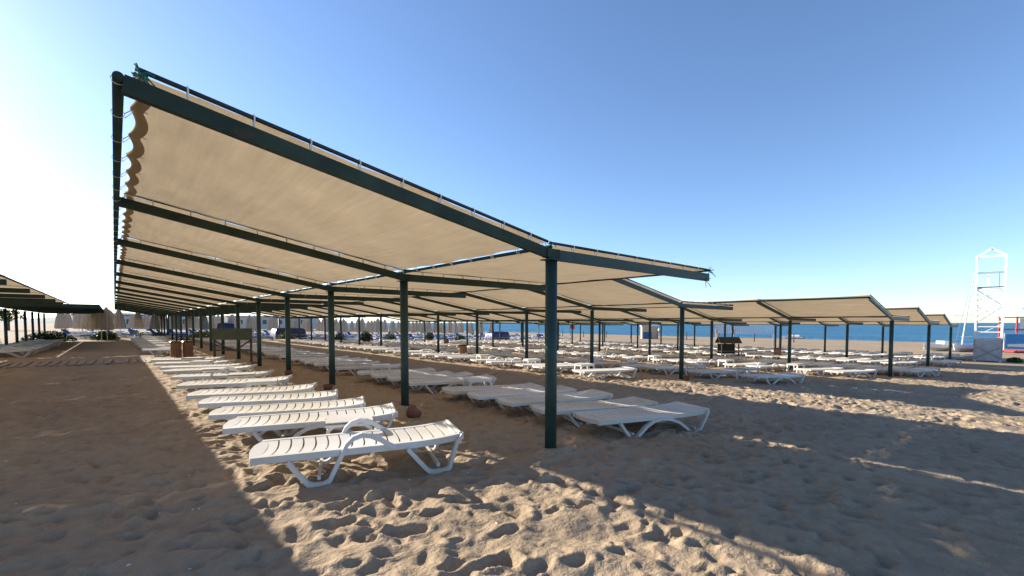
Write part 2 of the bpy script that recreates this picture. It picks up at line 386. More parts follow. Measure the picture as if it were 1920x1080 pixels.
def cloth_wing(seed, nu, nvv, scal, L):
    rng = np.random.default_rng(seed); mb = MB(); y0, y1 = .022, S - .022; ph = rng.uniform(0, 6, 6)
    for j in range(nvv + 1):
        v = j / nvv; y = y0 + (y1 - y0) * v; fr2 = (v * 7 + .3) % 1.0; sc_f = .03 * math.sin(math.pi * fr2) if scal else 0
        fr = (v * 8) % 1.0; sc_in = .03 * math.sin(math.pi * fr) if scal else 0
        xa = .052 + sc_f; xb = L - .05 - sc_in
        for i in range(nu + 1):
            u = i / nu; x = xa + (xb - xa) * u
            z = ZR + CL - .004 * x - .03 * math.sin(math.pi * v) * math.sin(math.pi * u) + .006 * math.sin(x * 5 + y * 2 + ph[0]) * math.sin(y * 3 + ph[1])
            mb.v.append((x, y, z))
    for j in range(nvv):
        for i in range(nu): a = j * (nu + 1) + i; mb.f.append((a, a + 1, a + nu + 2, a + nu + 1))
    return mb
_cache = {}
def cached(key, fn):
    if key not in _cache: _cache[key] = fn()
    return _cache[key]
def canopy(X, Yf, nb, zg, label, L=3.6, cloth='cloth', fine=False, group='shade canopies on the beach'):
    root = empty('shade_canopy', (X, Yf, zg)); tag(root, label, 'canopy', group)
    post = cached(('post', fine), lambda: MB().tube([(0, 0, -.6), (0, 0, HP - .005)], .068, 20 if fine else 10).mesh('post', 'green', True))
    raf = cached(('raf', 'f' if fine else 'c'), lambda: MB().beam((.03, 0, ZR - slope * .03), (-LH + .02, 0, ZH), .056, .108).mesh('rafter', 'green_rust' if fine else 'green'))
    wr = cached(('wr', L), lambda: MB().beam((.034, 0, ZR - .001), (L, 0, ZR - .016), .058, .121).mesh('wing_rafter', 'green'))
    def poles():
        m = MB(); m.tube([(-.06, 0, zc_high(.06) + .012), (-LH + .08, 0, zc_high(LH - .08) + .012)], .0165, 8); return m.mesh('edge_pole', 'dark_pipe', True)
    def wpoles():
        m = MB(); m.tube([(-.04, 0, ZR + CL + .012), (L - .02, 0, ZR + CL - .004)], .0165, 8); return m.mesh('wing_edge_pole', 'dark_pipe', True)
    pole = cached(('pole',), poles); wpole = cached(('wpole', L), wpoles)
    def clips(n, f):
        m = MB()
        for i in range(n):
            x, z = f((i + .5) / n); m.tube([(x, -.012, z - .07), (x, -.026, z), (x, 0, z + .024), (x, .026, z), (x, .012, z - .07)], .0055, 5)
        return m
    clip = cached(('clip',), lambda: clips(9, lambda t: (-.15 - 3.4 * t, zc_high(.15 + 3.4 * t) + .012)).mesh('pole_ties', 'cord'))
    wclip = cached(('wclip', L), lambda: clips(8, lambda t: (.15 + (L - .3) * t, ZR + CL + .010)).mesh('pole_ties', 'cord'))
    nu, nvv = (20, 64) if fine else (6, 8)
    ch = [cached(('ch', cloth, fine, k), lambda: cloth_high(10 + k, nu, nvv, fine).mesh('cloth_panel', cloth, True)) for k in range(3)]
    cw = [cached(('cw', cloth, fine, L, k), lambda: cloth_wing(30 + k, nu, nvv, fine, L).mesh('wing_cloth_panel', cloth, True)) for k in range(3)]
    rr = random.Random(int(X * 10 + nb))
    for k in range(nb + 1):
        y = k * S
        link('post', post, root, (0, y, 0)); link('rafter', raf, root, (0, y, 0)); link('wing_rafter', wr, root, (0, y, 0))
        link('edge_pole', pole, root, (0, y, 0)); link('wing_edge_pole', wpole, root, (0, y, 0))
        if fine and k < 5 or k == 0: tag(link('pole_ties', clip, root, (0, y, 0)), kind='stuff'); tag(link('pole_ties', wclip, root, (0, y, 0)), kind='stuff')
        if fine and k < 6:
            link('cap_plate', cached(('cap',), lambda: MB().box((0, 0, HP + .001), (.19, .17, .012)).mesh('cap_plate', 'green')), root, (0, y, 0))
            for sy in (-1, 1): link('bracket', cached(('brk', sy), lambda: MB().box((0, sy * .037, ZR + .01), (.20, .01, .10)).mesh('bracket', 'green_rust')), root, (0, y, 0))
        if k < nb:
            link('cloth_panel', ch[rr.randrange(3)], root, (0, y, 0)); link('wing_cloth_panel', cw[rr.randrange(3)], root, (0, y, 0))
    Ly = nb * S
    MB().tube([(-LH, -.03, ZH + .03), (-LH, Ly + .03, ZH + .03)], .029, 14).build('high_edge_pipe', 'green_rust', root, smooth=True)
    MB().tube([(0, 0, ZR + CL - .028), (0, Ly, ZR + CL - .028)], .021, 10).build('fold_pipe', 'green', root, smooth=True)
    MB().tube([(L - .03, -.05, ZR + CL - .02), (L - .03, Ly + .05, ZR + CL - .02)], .021, 10).build('wing_edge_pipe', 'dark_pipe', root, smooth=True)
    if fine:
        def lacing():
            m = MB()
            for i in range(7):
                y = .022 + (S - .044) * i / 6
                ring = [(-LH + .037 * math.cos(t), y + .02 * math.sin(t), ZH + .03 + .037 * math.sin(t)) for t in [2 * math.pi * k / 10 for k in range(11)]]
                m.tube(ring, .0022, 4, False)
                m.tube([(-LH + .036, y, ZH + .035), (-LH + .105, y + .012, zc_high(LH - .105) + .003)], .0032, 4)
                m.tube([(-LH + .036, y + .05, ZH + .02), (-LH + .105, y + .014, zc_high(LH - .105) - .006)], .0032, 4)
                m.tube([(-LH + .105, y + .012, zc_high(LH - .105) - .006), (-LH + .16, y + .03, zc_high(LH - .16) - .01)], .004, 4)
            return m
        lc = cached(('lace',), lambda: lacing().mesh('edge_lacing', 'cord'))
        def hem():
            m = MB(); N = 64
            for j in range(N + 1):
                v = j / N; y = .022 + (S - .044) * v; sc_ = .045 * math.sin(math.pi * ((v * 6) % 1.0)) ** .8
                xb = LH - .059 - sc_
                for x in (xb, xb - .075): m.v.append((-x, y, zc_high(x) - .05 * math.sin(math.pi * v) * (.5 + .5 * math.sin(math.pi * x / LH)) - .012))
            for j in range(N): m.f.append((2 * j, 2 * j + 1, 2 * j + 3, 2 * j + 2))
            return m
        hm = cached(('hem',), lambda: hem().mesh('cloth_hem', 'hem', True))
        def fold_ties():
            m = MB(); r2 = random.Random(4)
            for i in range(8):
                y = .06 + (S - .12) * i / 7 + r2.uniform(-.03, .03); zc = ZR + CL
                m.tube([(-.07, y - .02, zc + .006), (-.02, y, zc - .055), (.025, y + .02, zc - .05), (.07, y + .05, zc + .004)], .0045, 5)
                m.tube([(-.065, y + .03, zc), (.0, y + .05, zc - .052), (.065, y + .02, zc)], .004, 5)
            m.tube([(.03, S * .55, ZR + CL - .05), (.05, S * .55, ZR - .02), (.02, S * .55 + .02, ZR - .09)], .003, 4)
            return m
        ft = cached(('ft',), lambda: fold_ties().mesh('fold_ties', 'cord'))
        for k in range(nb):
            if k < 8: tag(link('edge_lacing', lc, root, (0, k * S, 0)), kind='stuff'); link('cloth_hem', hm, root, (0, k * S, 0)); tag(link('fold_ties', ft, root, (0, k * S, 0)), kind='stuff')
        def knot(x, y, z, n, sd_, ln):
            m = MB(); r2 = random.Random(sd_)
            for i in range(n):
                d = Vector((r2.uniform(-1, 1), r2.uniform(-1, .6), r2.uniform(-.6, 1))).normalized() * ln * r2.uniform(.4, 1)
                m.tube([(x, y, z), Vector((x, y, z)) + d * .6, Vector((x, y, z)) + d + Vector((0, 0, -.02))], .005, 4)
            return m
        knot(-LH + .10, -.01, ZH + .075, 16, 2, .085).build('cord_knot', 'green_cord', root)
        knot(L - .01, -.03, ZR + .08, 12, 5, .13).build('cord_knot', 'green_cord', root)
        knot(L - .12, -.02, ZR - .07, 5, 9, .16).build('cord_knot', 'green_cord', root)
        knot(0, -.02, ZR + .12, 10, 6, .07).build('cord_knot', 'green_cord', root)
    return root

XR = [X1 + DROW * i for i in range(-1, 5)]
YR = [Y0, Y0, Y0 + S, Y0, Y0, Y0]
canopy(XR[1], YR[1], 14, gz(XR[1]), 'nearest beige net canopy on green posts, big sloping roof filling the left', L=3.756, fine=True)
canopy(XR[2], YR[2], 13, gz(XR[2]), 'beige canopy directly behind the nearest one, set one bay further back', L=3.5)
canopy(XR[3], YR[3], 11, gz(XR[3]), 'third beige canopy from the left post row, large tilted roof right of centre', L=3.5)
canopy(XR[4], YR[4], 11, gz(XR[4]), 'second last beige canopy towards the sea', L=3.5)
canopy(XR[5], YR[5], 11, gz(XR[5]), 'last and smallest beige canopy, next to the lifeguard tower', L=3.5)
canopy(XR[0], YR[0], 8, gz(XR[0]), 'beige canopy cut by the left edge of the picture', L=3.95)
canopy(-4.3, 31.9, 6, .04, 'dark green flat canopy at the far left behind the cut beige one', L=3.756, cloth='dark_cloth')
canopy(X1, Y0 + 14 * S + 1.2, 3, 0, 'dark green canopy at the far end of the nearest beige canopy', L=3.756, cloth='dark_cloth')

# ------------------------------------------------------------------ sun loungers
LL = 2.05; LW = .61
def prof_z(x):                                  # top of the lying surface along its length
    return .245 + .02 * x / LL + .028 * max(0, (x - 1.5) / .5) ** 2
FRAME_A = [[(.36, .20), (.44, .11), (.53, .022), (.58, .008), (.67, .008), (.72, .03), (.80, .16), (.88, .29), (.94, .335), (1.02, .355), (1.10, .345), (1.19, .31), (1.27, .265), (1.34, .235)],
           [(1.46, .215), (1.57, .11), (1.67, .022), (1.72, .008), (1.84, .008), (1.89, .03), (1.93, .13), (1.97, .23), (2.03, .285)]]
FRAME_B = [[(.38, .20), (.47, .10), (.57, .012)], [(.60, .010), (.66, .012), (.74, .07), (.84, .145), (.96, .20), (1.10, .222), (1.26, .208), (1.42, .16), (1.56, .08), (1.66, .015), (1.77, .012), (1.85, .05), (1.93, .17), (2.0, .28)]]
SLATX = []
x = .10
while x < LL - .12: SLATX.append(x); x += .118
def slat_mesh(x0):
    mb = MB(); N = 6; w = .101; hw = LW / 2 - .045
    for j in range(N + 1):
        t = -1 + 2 * j / N; y = t * hw; bow = .022 * (1 - t * t); dz = -.010 * (1 - t * t)
        for (xx, zz) in ((0, -.016), (0, 0), (w, 0), (w, -.016)):
            mb.v.append((xx + bow, y, prof_z(x0 + xx) - prof_z(x0) + zz + dz))
    for j in range(N):
        a = j * 4; b = a + 4
        for k in range(4): mb.f.append((a + k, a + (k + 1) % 4, b + (k + 1) % 4, b + k))
    mb.f += [(0, 3, 2, 1), (N * 4, N * 4 + 1, N * 4 + 2, N * 4 + 3)]
    return mb
def rail_mb(side):
    path = [(x, prof_z(x) - .022) for x in np.linspace(.05, LL, 16)]
    m = MB(); m.ribbon(path, .052, .050, side * (LW / 2 - .024))
    return m
def head_mb():                                  # rounded end piece
    m = MB(); N = 12
    for k, zz in enumerate((0.002, -.045)):
        for j in range(N + 1):
            t = -1 + 2 * j / N; y = t * (LW / 2 - .0); x = .10 - .10 * (1 - abs(t) ** 3.2) ; m.v.append((x, y * (1 - .06 * (1 - min(1, x / .1))), prof_z(0) + zz))
        for j in range(N + 1):
            t = -1 + 2 * j / N; m.v.append((.113 + .022 * (1 - t * t), t * (LW / 2 - .001), prof_z(0) + zz - .008 * (1 - t * t) * (k == 0)))
    n = N + 1
    for j in range(N):
        m.f.append((j, n + j, n + j + 1, j + 1)); m.f.append((2 * n + j, 2 * n + j + 1, 3 * n + j + 1, 3 * n + j))
        m.f.append((j, j + 1, 2 * n + j + 1, 2 * n + j)); m.f.append((n + j, 3 * n + j, 3 * n + j + 1, n + j + 1))
    return m
def end_mb():                                   # curled foot bar
    m = MB(); m.tube([(LL - .03, -LW / 2 + .02, prof_z(LL) - .015), (LL - .03, LW / 2 - .02, prof_z(LL) - .015)], .026, 8)
    m.box((LL - .055, 0, prof_z(LL) - .012), (.05, LW - .10, .02)); return m
def cross_mb(x): return MB().box((x, 0, .055), (.03, LW - .02, .03))
def lounger_root(kind, lod):
    fr = FRAME_A if kind == 'A' else FRAME_B
    pm = 'plastic' if kind == 'A' else 'plastic_old'
    if lod == 0:
        root = empty('sun_lounger', (0, 0, 0))
        for xs in SLATX: link('slat', cached(('slat', pm, round(xs, 2)), lambda: slat_mesh(xs).mesh('slat', pm, False)), root, (xs, 0, prof_z(xs)))
        for s_ in (-1, 1):
            link('side_rail', cached(('rail', pm, s_), lambda: rail_mb(s_).mesh('side_rail', pm)), root)
            for i, p in enumerate(fr):
                link('leg_frame', cached(('leg', kind, s_, i), lambda: MB().ribbon(p, .05, .036, s_ * (LW / 2 + .012)).mesh('leg_frame', pm)), root)
        link('head_end', cached(('head', pm), lambda: head_mb().mesh('head_end', pm)), root)
        link('foot_bar', cached(('end', pm), lambda: end_mb().mesh('foot_bar', pm)), root)
        for xc in (.625, 1.78): link('cross_bar', cached(('cross', pm, xc), lambda: cross_mb(xc).mesh('cross_bar', pm)), root)
        return root
    def surf():
        m = MB()
        for xs in SLATX:
            s_ = slat_mesh(xs); m.add([(a + xs, b, c + prof_z(xs)) for a, b, c in s_.v], s_.f)
        for k in (-1, 1): r_ = rail_mb(k); m.add(r_.v, r_.f)
        for h_ in (head_mb(), end_mb()): m.add(h_.v, h_.f)
        return m
    def legs():
        m = MB()
        for k in (-1, 1):
            for p in fr: m.ribbon(p[::1 if len(p) < 6 else 1], .05, .036, k * (LW / 2 + .012))
        return m
    if lod == 1:
        root = empty('sun_lounger', (0, 0, 0))
        link('lying_surface', cached(('surf', pm), lambda: surf().mesh('lying_surface', pm)), root)
        link('leg_frame', cached(('legs', kind), lambda: legs().mesh('leg_frame', pm)), root)
        return root
    def whole():
        m = surf(); l_ = legs(); m.add(l_.v, l_.f); return m
    return link('sun_lounger', cached(('whole', kind), lambda: whole().mesh('sun_lounger', pm)))
PROTO = {}
def spawn_lounger(kind, lod, x, y, rz, label, group):
    key = (kind, lod)
    if key not in PROTO: PROTO[key] = o = lounger_root(kind, lod)
    else: o = copy_tree(PROTO[key])
    o.location = (x, y, gz(x + .9) - .012); o.rotation_euler = (R(random.uniform(-.8, .8)), R(random.uniform(-.8, .8)) + (gz(x) - gz(x + 1.9)) / 1.9, rz)
    o.scale = (.945, 1.12, 1.22) if 'sunlit line left of nearest' in label else (.97, 1.06, 1.1)
    tag(o, label, 'sun lounger', group); return o
TABLES = []
LOUNGERS = []      # (distance, kind, x, y, rz, label, group)
def add_line(X, ys, rot, name, seed, group, ptab=.35, kinds='AB'):
    r = random.Random(seed); n = 0
    for i, y in enumerate(ys):
        n += 1
        kd = ('A' if i in (0, 6) else 'B') if (seed == 1 and i < 11) else ('A' if kinds[0] == 'A' and r.random() < .3 else 'B')
        d_ = seed in (1, 2) and i < 9
        xx = X + r.uniform(-.06, .06) * (.4 if d_ else 1)
        LOUNGERS.append((math.hypot(xx + 1, y), kd, xx, y, R(rot + r.uniform(-5, 5) * (.3 if d_ else 1)), f'{ordinal(n)} white lounger from the front, {name}', group))
        if i + 1 < len(ys) and 1.35 < ys[i + 1] - y < 3 and not (seed == 1 and i == 0): TABLES.append((xx + .95 + r.uniform(-.1, .3), (y + ys[i + 1]) / 2 - .36 + r.uniform(-.05, .05), R(rot + r.uniform(-8, 8)), f'white side table after the {ordinal(n)} lounger, {name}'))
def ys_auto(y, y1, seed, st=.92, gap=.75, pg=.3):
    r = random.Random(seed); out = []
    while y < y1:
        out.append(y); y += st + r.uniform(-.06, .08) + (gap if r.random() < pg else 0)
    return out
yA = [4.74, 6.2, 7.15, 8.25, 9.25, 10.8, 12.5, 14.1, 15.3, 16.9, 18.6] + ys_auto(25.6, 52, 3, 1.2)
add_line(.94, yA, -21.5, 'sunlit line left of nearest posts', 1, 'loungers in the sunlit line by the nearest posts')
yB = [3.98, 4.84, 5.70, 6.55, 7.4, 8.9] + ys_auto(9.8, 52, 8, .88)
add_line(4.70, yB, -18, 'shaded line right of nearest posts', 2, 'loungers in the shade right of the nearest posts', kinds='BB')
names = {2: 'second', 3: 'third', 4: 'fourth', 5: 'fifth'}
for r_ in (2, 3, 4, 5):
    ya = ys_auto(YR[r_] + .6 + (1.2 if r_ == 2 else .6), 44, 20 + r_, .95); yb = ys_auto(YR[r_] - (1.6 if r_ == 2 else .2), 42, 40 + r_, .88)
    add_line(XR[r_] - 2.75, ya, -19, f'sunlit line left of {names[r_]} post row', 50 + r_, f'loungers in the sunlit line of the {names[r_]} canopy')
    add_line(XR[r_] + .75, yb, -17, f'shaded line right of {names[r_]} post row', 60 + r_, f'loungers in the shade of the {names[r_]} canopy', kinds='BB')
add_line(-4.55, ys_auto(27.6, 44, 77, .95), -4, 'line at the left picture edge', 78, 'loungers at the left picture edge')
rU = random.Random(5)
back = []
for iy in range(11):
    for ix in range(34):
        if iy < 3 and not (ix * 1.7 > 4): continue
        back.append((99, 'A', -4 + ix * 1.7 + rU.uniform(-.4, .4), 49 + iy * 2.6 + rU.uniform(-.8, .8), R(rU.uniform(-40, 20)), '', ''))
LOUNGERS.sort(key=lambda t: t[0])
near = LOUNGERS[:300]; rest = LOUNGERS[300:] + back
for i, (d, kd, x, y, rz, lb, g) in enumerate(near):
    lod = 0 if d < 13.5 else (1 if d < 24 else 2)
    spawn_lounger(kd, lod, x, y, rz, lb, g)
me_w = cached(('whole', 'A'), lambda: None) or PROTO[('A', 2)].data
vv = np.array([v.co[:] for v in me_w.vertices]); ff = [tuple(p.vertices) for p in me_w.polygons]
mb = MB()
for (d, kd, x, y, rz, lb, g) in rest:
    c, s_ = math.cos(rz), math.sin(rz); P = np.stack([vv[:, 0] * c - vv[:, 1] * s_ + x, vv[:, 0] * s_ + vv[:, 1] * c + y, vv[:, 2] + gz(x + .9) - .012], -1)
    mb.add(P.tolist(), ff)
tag(mb.build('far_sun_loungers', 'plastic'), 'mass of distant white sun loungers beyond the canopies', 'sun loungers', kind='stuff')
mb = MB(); rC = random.Random(6)
for (d, kd, x, y, rz, lb, g) in back:
    if rC.random() < .45: mb.box((x + .9 * math.cos(rz), y + .9 * math.sin(rz), gz(x + .9) + .31), (1.7, .6, .09), Matrix.Rotation(rz, 3, 'Z'))
    if rC.random() < .25: mb.box((x + .3, y + .3, gz(x) + .62), (.5, .6, .08), Matrix.Rotation(rz, 3, 'Z') @ Matrix.Rotation(R(50), 3, 'Y'))
tag(mb.build('lounger_cushions', 'blue_cush'), 'blue cushions on the distant loungers below the umbrellas', 'cushions', kind='stuff')

# ------------------------------------------------------------------ side tables
def table_proto():
    root = empty('side_table', (0, 0, 0)); m = MB()
    m.box((0, 0, .365), (.50, .46, .028))
    for s_ in (-1, 1): m.box((0, s_ * .222, .345), (.50, .016, .05)); m.box((s_ * .242, 0, .345), (.016, .43, .05))
    m.build('table_top', 'plastic', root)
    for sy in (-1, 1):
        p = [(-.255, 0), (-.245, .16), (-.22, .29), (-.16, .335), (0, .342), (.16, .335), (.22, .29), (.245, .16), (.255, 0)]
        MB().ribbon(p, .045, .04, sy * .20).build('leg_arch', 'plastic', root)
    return root
tp = None
TABLES.append((2.02, 5.18, R(-21), 'white side table between the two nearest sunlit loungers'))
TABLES.sort(key=lambda t: math.hypot(t[0], t[1]))
for (x, y, rz, lb) in TABLES[:46]:
    if tp is None: tp = o = table_proto()
    else: o = copy_tree(tp)
    o.location = (x, y, gz(x) - .01); o.rotation_euler = (0, 0, rz); tag(o, lb, 'table', 'white side tables between the loungers')

# ------------------------------------------------------------------ clay ash pots
def pot_mesh():
    m = MB(); m.lathe([(.085, 0), (.10, .05), (.128, .19), (.15, .20), (.15, .235), (.128, .235), (.115, .12), (.07, .06)], 18); return m.mesh('ash_pot', 'clay', True)
pm_ = pot_mesh()
for (x, y, tx, tz, lb) in ((2.95, 4.75, 50, 40, 'terracotta pot tipped over behind the nearest lounger'), (3.5, 6.2, 75, 200, 'dark clay pot lying on the sand between the first two posts'),
                           (3.4, 9.9, 8, 0, 'reddish clay pot beside the third nearest post'), (3.55, 13.4, 10, 0, 'reddish clay pot beside the fourth nearest post'), (3.5, 17.2, 5, 0, 'reddish clay pot under the olive board'),
                           (12.7, 6.75, 6, 0, 'reddish clay pot at the foot of the second canopy front post'), (22.9, 3.5, 4, 0, 'reddish clay pot at the foot of the third canopy front post')):
    o = link('ash_pot', pm_, None, (x, y, gz(x) + (.06 if tx > 30 else -.02)), (R(tx), 0, R(tz))); o.scale = (.72, .72, .72); tag(o, lb, 'pot', 'clay ash pots')

# ------------------------------------------------------------------ shell and litter bits on the sand
mb = MB(); rS = random.Random(12)
for _ in range(110):
    x, y = rS.uniform(-2, 9), rS.uniform(1.0, 9); z = gz(x) + float(foot_sample(np.array([x]), np.array([y]))[0]); r_ = rS.uniform(.003, .007)
    q_ = Matrix.Rotation(rS.uniform(0, 6), 3, 'Z') @ Matrix.Rotation(rS.uniform(-.6, .6), 3, 'X')
    mb.box((x, y, z + r_ * .3), (r_ * rS.uniform(1.5, 3.5), r_ * 1.5, r_), q_)
tag(mb.build('shell_fragments', 'cord'), 'tiny pale shell and litter bits scattered on the foreground sand', 'shells', kind='stuff')

# ------------------------------------------------------------------ wooden slatted litter bins
def bin_at(x, y, lb, h=.62, r=.18, bag=True):
    root = empty('litter_bin', (x, y, gz(x))); tag(root, lb, 'bin', 'wooden litter bins')
    sl = cached(('binslat', h), lambda: MB().box((0, 0, h / 2 + .02), (.068, .022, h)).mesh('slat', 'wood'))
    N = 14
    for k in range(N):
        t = 2 * math.pi * k / N; link('slat', sl, root, (r * math.cos(t), r * math.sin(t), 0), (0, 0, t + math.pi / 2))
    MB().lathe([(r - .03, .03), (r - .02, h - .02), (r - .06, h - .03), (r - .07, .1)], 14).build('liner', 'black', root)
    if bag: MB().lathe([(r - .015, h - .02), (r + .035, h + .03), (r + .01, h + .06), (r - .05, h + .045), (r - .08, h - .05)], 15, .06).build('bag', 'black', root)
    return root
bin_at(1.93, 23.9, 'left slatted wooden litter bin of the pair among the sunlit loungers')
bin_at(2.36, 23.98, 'right slatted wooden litter bin of the pair among the sunlit loungers')
bin_at(12.2, 17.5, 'slatted wooden litter bin beside a second canopy post')
bin_at(31.0, 10.5, 'small brown slatted bin far off near the sea side')
bin_at(22.0, 34.0, 'tiny brown slatted bin deep between the canopies')

# ------------------------------------------------------------------ olive board on posts
root = empty('notice_board', (3.3, 19.6, 0), R(-30)); tag(root, 'olive green board on two braced posts behind the nearest post row', 'notice board')
for s_ in (-1, 1): MB().beam((s_ * .62, 0, -.2), (s_ * .62, 0, 1.22), .06, .06, (0, 1, 0)).build('leg', 'dark_wood', root)
MB().box((0, -.045, 1.06), (1.36, .03, .42)).build('board', 'board', root)
for s_ in (-1, 1): MB().beam((s_ * .60, .0, .82), (s_ * .12, .0, .48), .045, .045, (0, 1, 0)).build('brace', 'dark_wood', root)
MB().beam((-.59, 0, .46), (.59, 0, .46), .045, .05).build('stretcher', 'dark_wood', root)

# ------------------------------------------------------------------ boardwalk of planks at the left
root = empty('boardwalk', (0, 0, 0)); tag(root, 'grey plank boardwalk crossing the shaded sand at the left', 'boardwalk')
rb = random.Random(8)
for k in range(26):
    x = -4.9 + k * .235
    MB().box((0, 0, 0), (.165, 2.5 + rb.uniform(-.08, .08), .03)).build('plank', 'grey_wood', root, (x, 22.3 + rb.uniform(-.05, .05), .022 + gz(x) + rb.uniform(-.008, .008))).rotation_euler = (0, R(rb.uniform(-2, 2)), R(rb.uniform(-2.5, 2.5)))

# ------------------------------------------------------------------ closed umbrellas
def umbrella_proto():
    root = empty('closed_umbrella', (0, 0, 0))
    MB().tube([(0, 0, -.3), (0, 0, 2.42)], .022, 8).build('pole', 'white_paint', root)
    MB().lathe([(.31, .80), (.36, .86), (.34, 1.15), (.29, 1.55), (.25, 1.75), (.23, 1.95), (.14, 2.25), (.035, 2.42)], 20, .16).build('canvas', 'umb', root)
    MB().lathe([(.272, 1.70), (.276, 1.74), (.268, 1.78)], 20, .1).build('tie_band', 'umb', root)
    MB().lathe([(.028, 2.42), (.03, 2.46), (.008, 2.50)], 10).build('finial', 'white_paint', root)
    return root
up = None; rU = random.Random(11)
rowname = ['front', 'second', 'third', 'rearmost']
for iy in range(4):
    for ix in range(24):
        x = -3.6 + ix * 2.15 + rU.uniform(-.35, .35) + (1.1 if iy % 2 else 0); y = 57.5 + iy * 4.6 + rU.uniform(-.5, .5)
        if up is None: up = o = umbrella_proto()
        else: o = copy_tree(up)
        o.location = (x, y, gz(x)); o.rotation_euler = (R(rU.uniform(-2, 2)), R(rU.uniform(-2, 2)), rU.uniform(0, 6)); s_ = rU.uniform(1.02, 1.14); o.scale = (s_, s_, s_)
        tag(o, f'closed beige umbrella, {ordinal(ix + 1)} from left in the {rowname[iy]} umbrella row', 'umbrella', 'closed umbrellas behind the canopies')
for k in range(7):
    o = copy_tree(up); x = -.45 - .36 * k; y = 47 + k * 2.3; o.location = (x, y, gz(x)); o.rotation_euler = (0, 0, k)
    tag(o, f'closed beige umbrella, {ordinal(k + 1)} in the file right of the dark flat canopy', 'umbrella', 'closed umbrellas in a file at the left')

# ------------------------------------------------------------------ tarpaulin-covered stacks
def tarp(x, y, w, d, h, lb, m='blue_tarp'):
    root = empty('covered_stack', (x, y, gz(x)), R(rU.uniform(-15, 15))); tag(root, lb, 'tarpaulin', 'tarpaulin-covered stacks')
    mb = MB(); N = 14; r = random.Random(int(x * 7 + y))
    prof = [(1.03, -.05), (1.0, .35 * h), (.97, .8 * h), (.88, h), (.45, h * 1.04), (.0, h * 1.06)]
    for f, z in prof:
        for k in range(4 * N):
            e, t = divmod(k, N); t = t / N * 2 - 1
            px, py = ((t, -1), (1, t), (-t, 1), (-1, -t))[e]
            mb.v.append((px * w / 2 * f + r.uniform(-.03, .03), py * d / 2 * f + r.uniform(-.03, .03), z + r.uniform(-.03, .03)))
    n = 4 * N
    for i in range(len(prof) - 1):
        for k in range(n): mb.f.append((i * n + k, i * n + (k + 1) % n, (i + 1) * n + (k + 1) % n, (i + 1) * n + k))
    mb.build('cover', m, root, smooth=True)
    m2 = MB()
    for zz in (.45 * h,): m2.tube([(w / 2 * 1.03, -d / 2 * 1.03, zz), (w / 2 * 1.03, d / 2 * 1.03, zz), (-w / 2 * 1.03, d / 2 * 1.03, zz), (-w / 2 * 1.03, -d / 2 * 1.03, zz), (w / 2 * 1.03, -d / 2 * 1.03, zz)], .012, 5)
    m2.build('rope', 'cord', root)
tarp(13.2, 49.5, 2.9, 1.6, 1.15, 'dark blue tarpaulin-covered stack left of centre below the umbrellas')
tarp(8.3, 52.5, 1.5, 1.3, 1.5, 'bright blue covered stack further left between posts')
tarp(35.5, 43.5, 2.8, 1.5, 1.2, 'dark blue covered stack in the middle distance near the sea gap')

# ------------------------------------------------------------------ shrubs, planters, banana plant
def leaf_cloud(mb, c, rx, ry, rz_, n, size, r):
    for _ in range(n):
        d = Vector((r.gauss(0, 1), r.gauss(0, 1), r.gauss(0, 1))).normalized() * (r.random() ** .4)
        p = Vector((c[0] + d.x * rx, c[1] + d.y * ry, c[2] + abs(d.z) * rz_)); a = Vector((r.uniform(-1, 1), r.uniform(-1, 1), r.uniform(-.3, 1))).normalized(); b = a.cross(Vector((r.uniform(-1, 1), r.uniform(-1, 1), 1))).normalized()
        s_ = size * r.uniform(.6, 1.3); mb.add([p - a * s_, p + b * s_ * .45, p + a * s_, p - b * s_ * .45], [(0, 1, 2, 3)])
def shrub(x, y, rx, ry, h, lb, m='leaf', flowers=0, pot=False):
    root = empty('shrub', (x, y, gz(x))); tag(root, lb, 'shrub', 'shrubs and planters between the beach sections'); r = random.Random(int(x * 31 + y * 17))
    mb = MB(); z0 = .35 if pot else .05
    leaf_cloud(mb, (0, 0, z0), rx, ry, h, int(1500 * max(rx, .6)), .085, r); mb.build('foliage', m, root)
    if flowers:
        mb = MB(); leaf_cloud(mb, (0, 0, z0 + h * .35), rx * .9, ry * .9, h * .72, flowers, .06, r); mb.build('flowers', 'flower', root)
    if pot: MB().lathe([(.28, 0), (.36, .4), (.40, .42), (.40, .47), (.33, .47)], 16).build('planter', 'clay', root)
    else:
        mb = MB()
        for k in range(6): a = r.uniform(0, 6.28); mb.tube([(0, 0, -.05), (.5 * rx * math.cos(a), .5 * ry * math.sin(a), h * .6)], .018, 5)
        mb.build('stems', 'bark', root)
shrub(-3.6, 47, 1.5, .8, .75, 'wide dark green hedge bush at the far left')
shrub(-6.6, 45, .9, .6, .75, 'yellow flowering bush at the far left edge', 'leaf', 200)
shrub(-.6, 50, .95, .6, .75, 'green bush topped with yellow flowers beyond the sand lane', 'leaf', 160)
shrub(3.0, 54, .8, .5, .55, 'low green bush in the middle of the lane end', 'leaf', 60)
shrub(5.6, 46.8, 1.1, .6, .75, 'yellow-green bush at the end of the sunlit lounger line', 'leaf2', 120)
shrub(12.4, 47.4, .8, .5, .75, 'bright yellow-green bush in front of the dark blue stack', 'leaf2', 260)
shrub(17.2, 46.5, .75, .5, .8, 'dark green bush right of the dark blue stack')
shrub(16.6, 38.5, .55, .55, .8, 'leafy shrub in a big terracotta planter', 'leaf', 10, True)
shrub(26.5, 44.5, .55, .55, .8, 'second leafy shrub in a terracotta planter, further right', 'leaf', 0, True)
shrub(22.3, 45.5, .8, .6, .9, 'dark bush behind the second nearest post')
shrub(32, 46.5, .8, .6, .8, 'dark bush right of centre below the canopy edge')
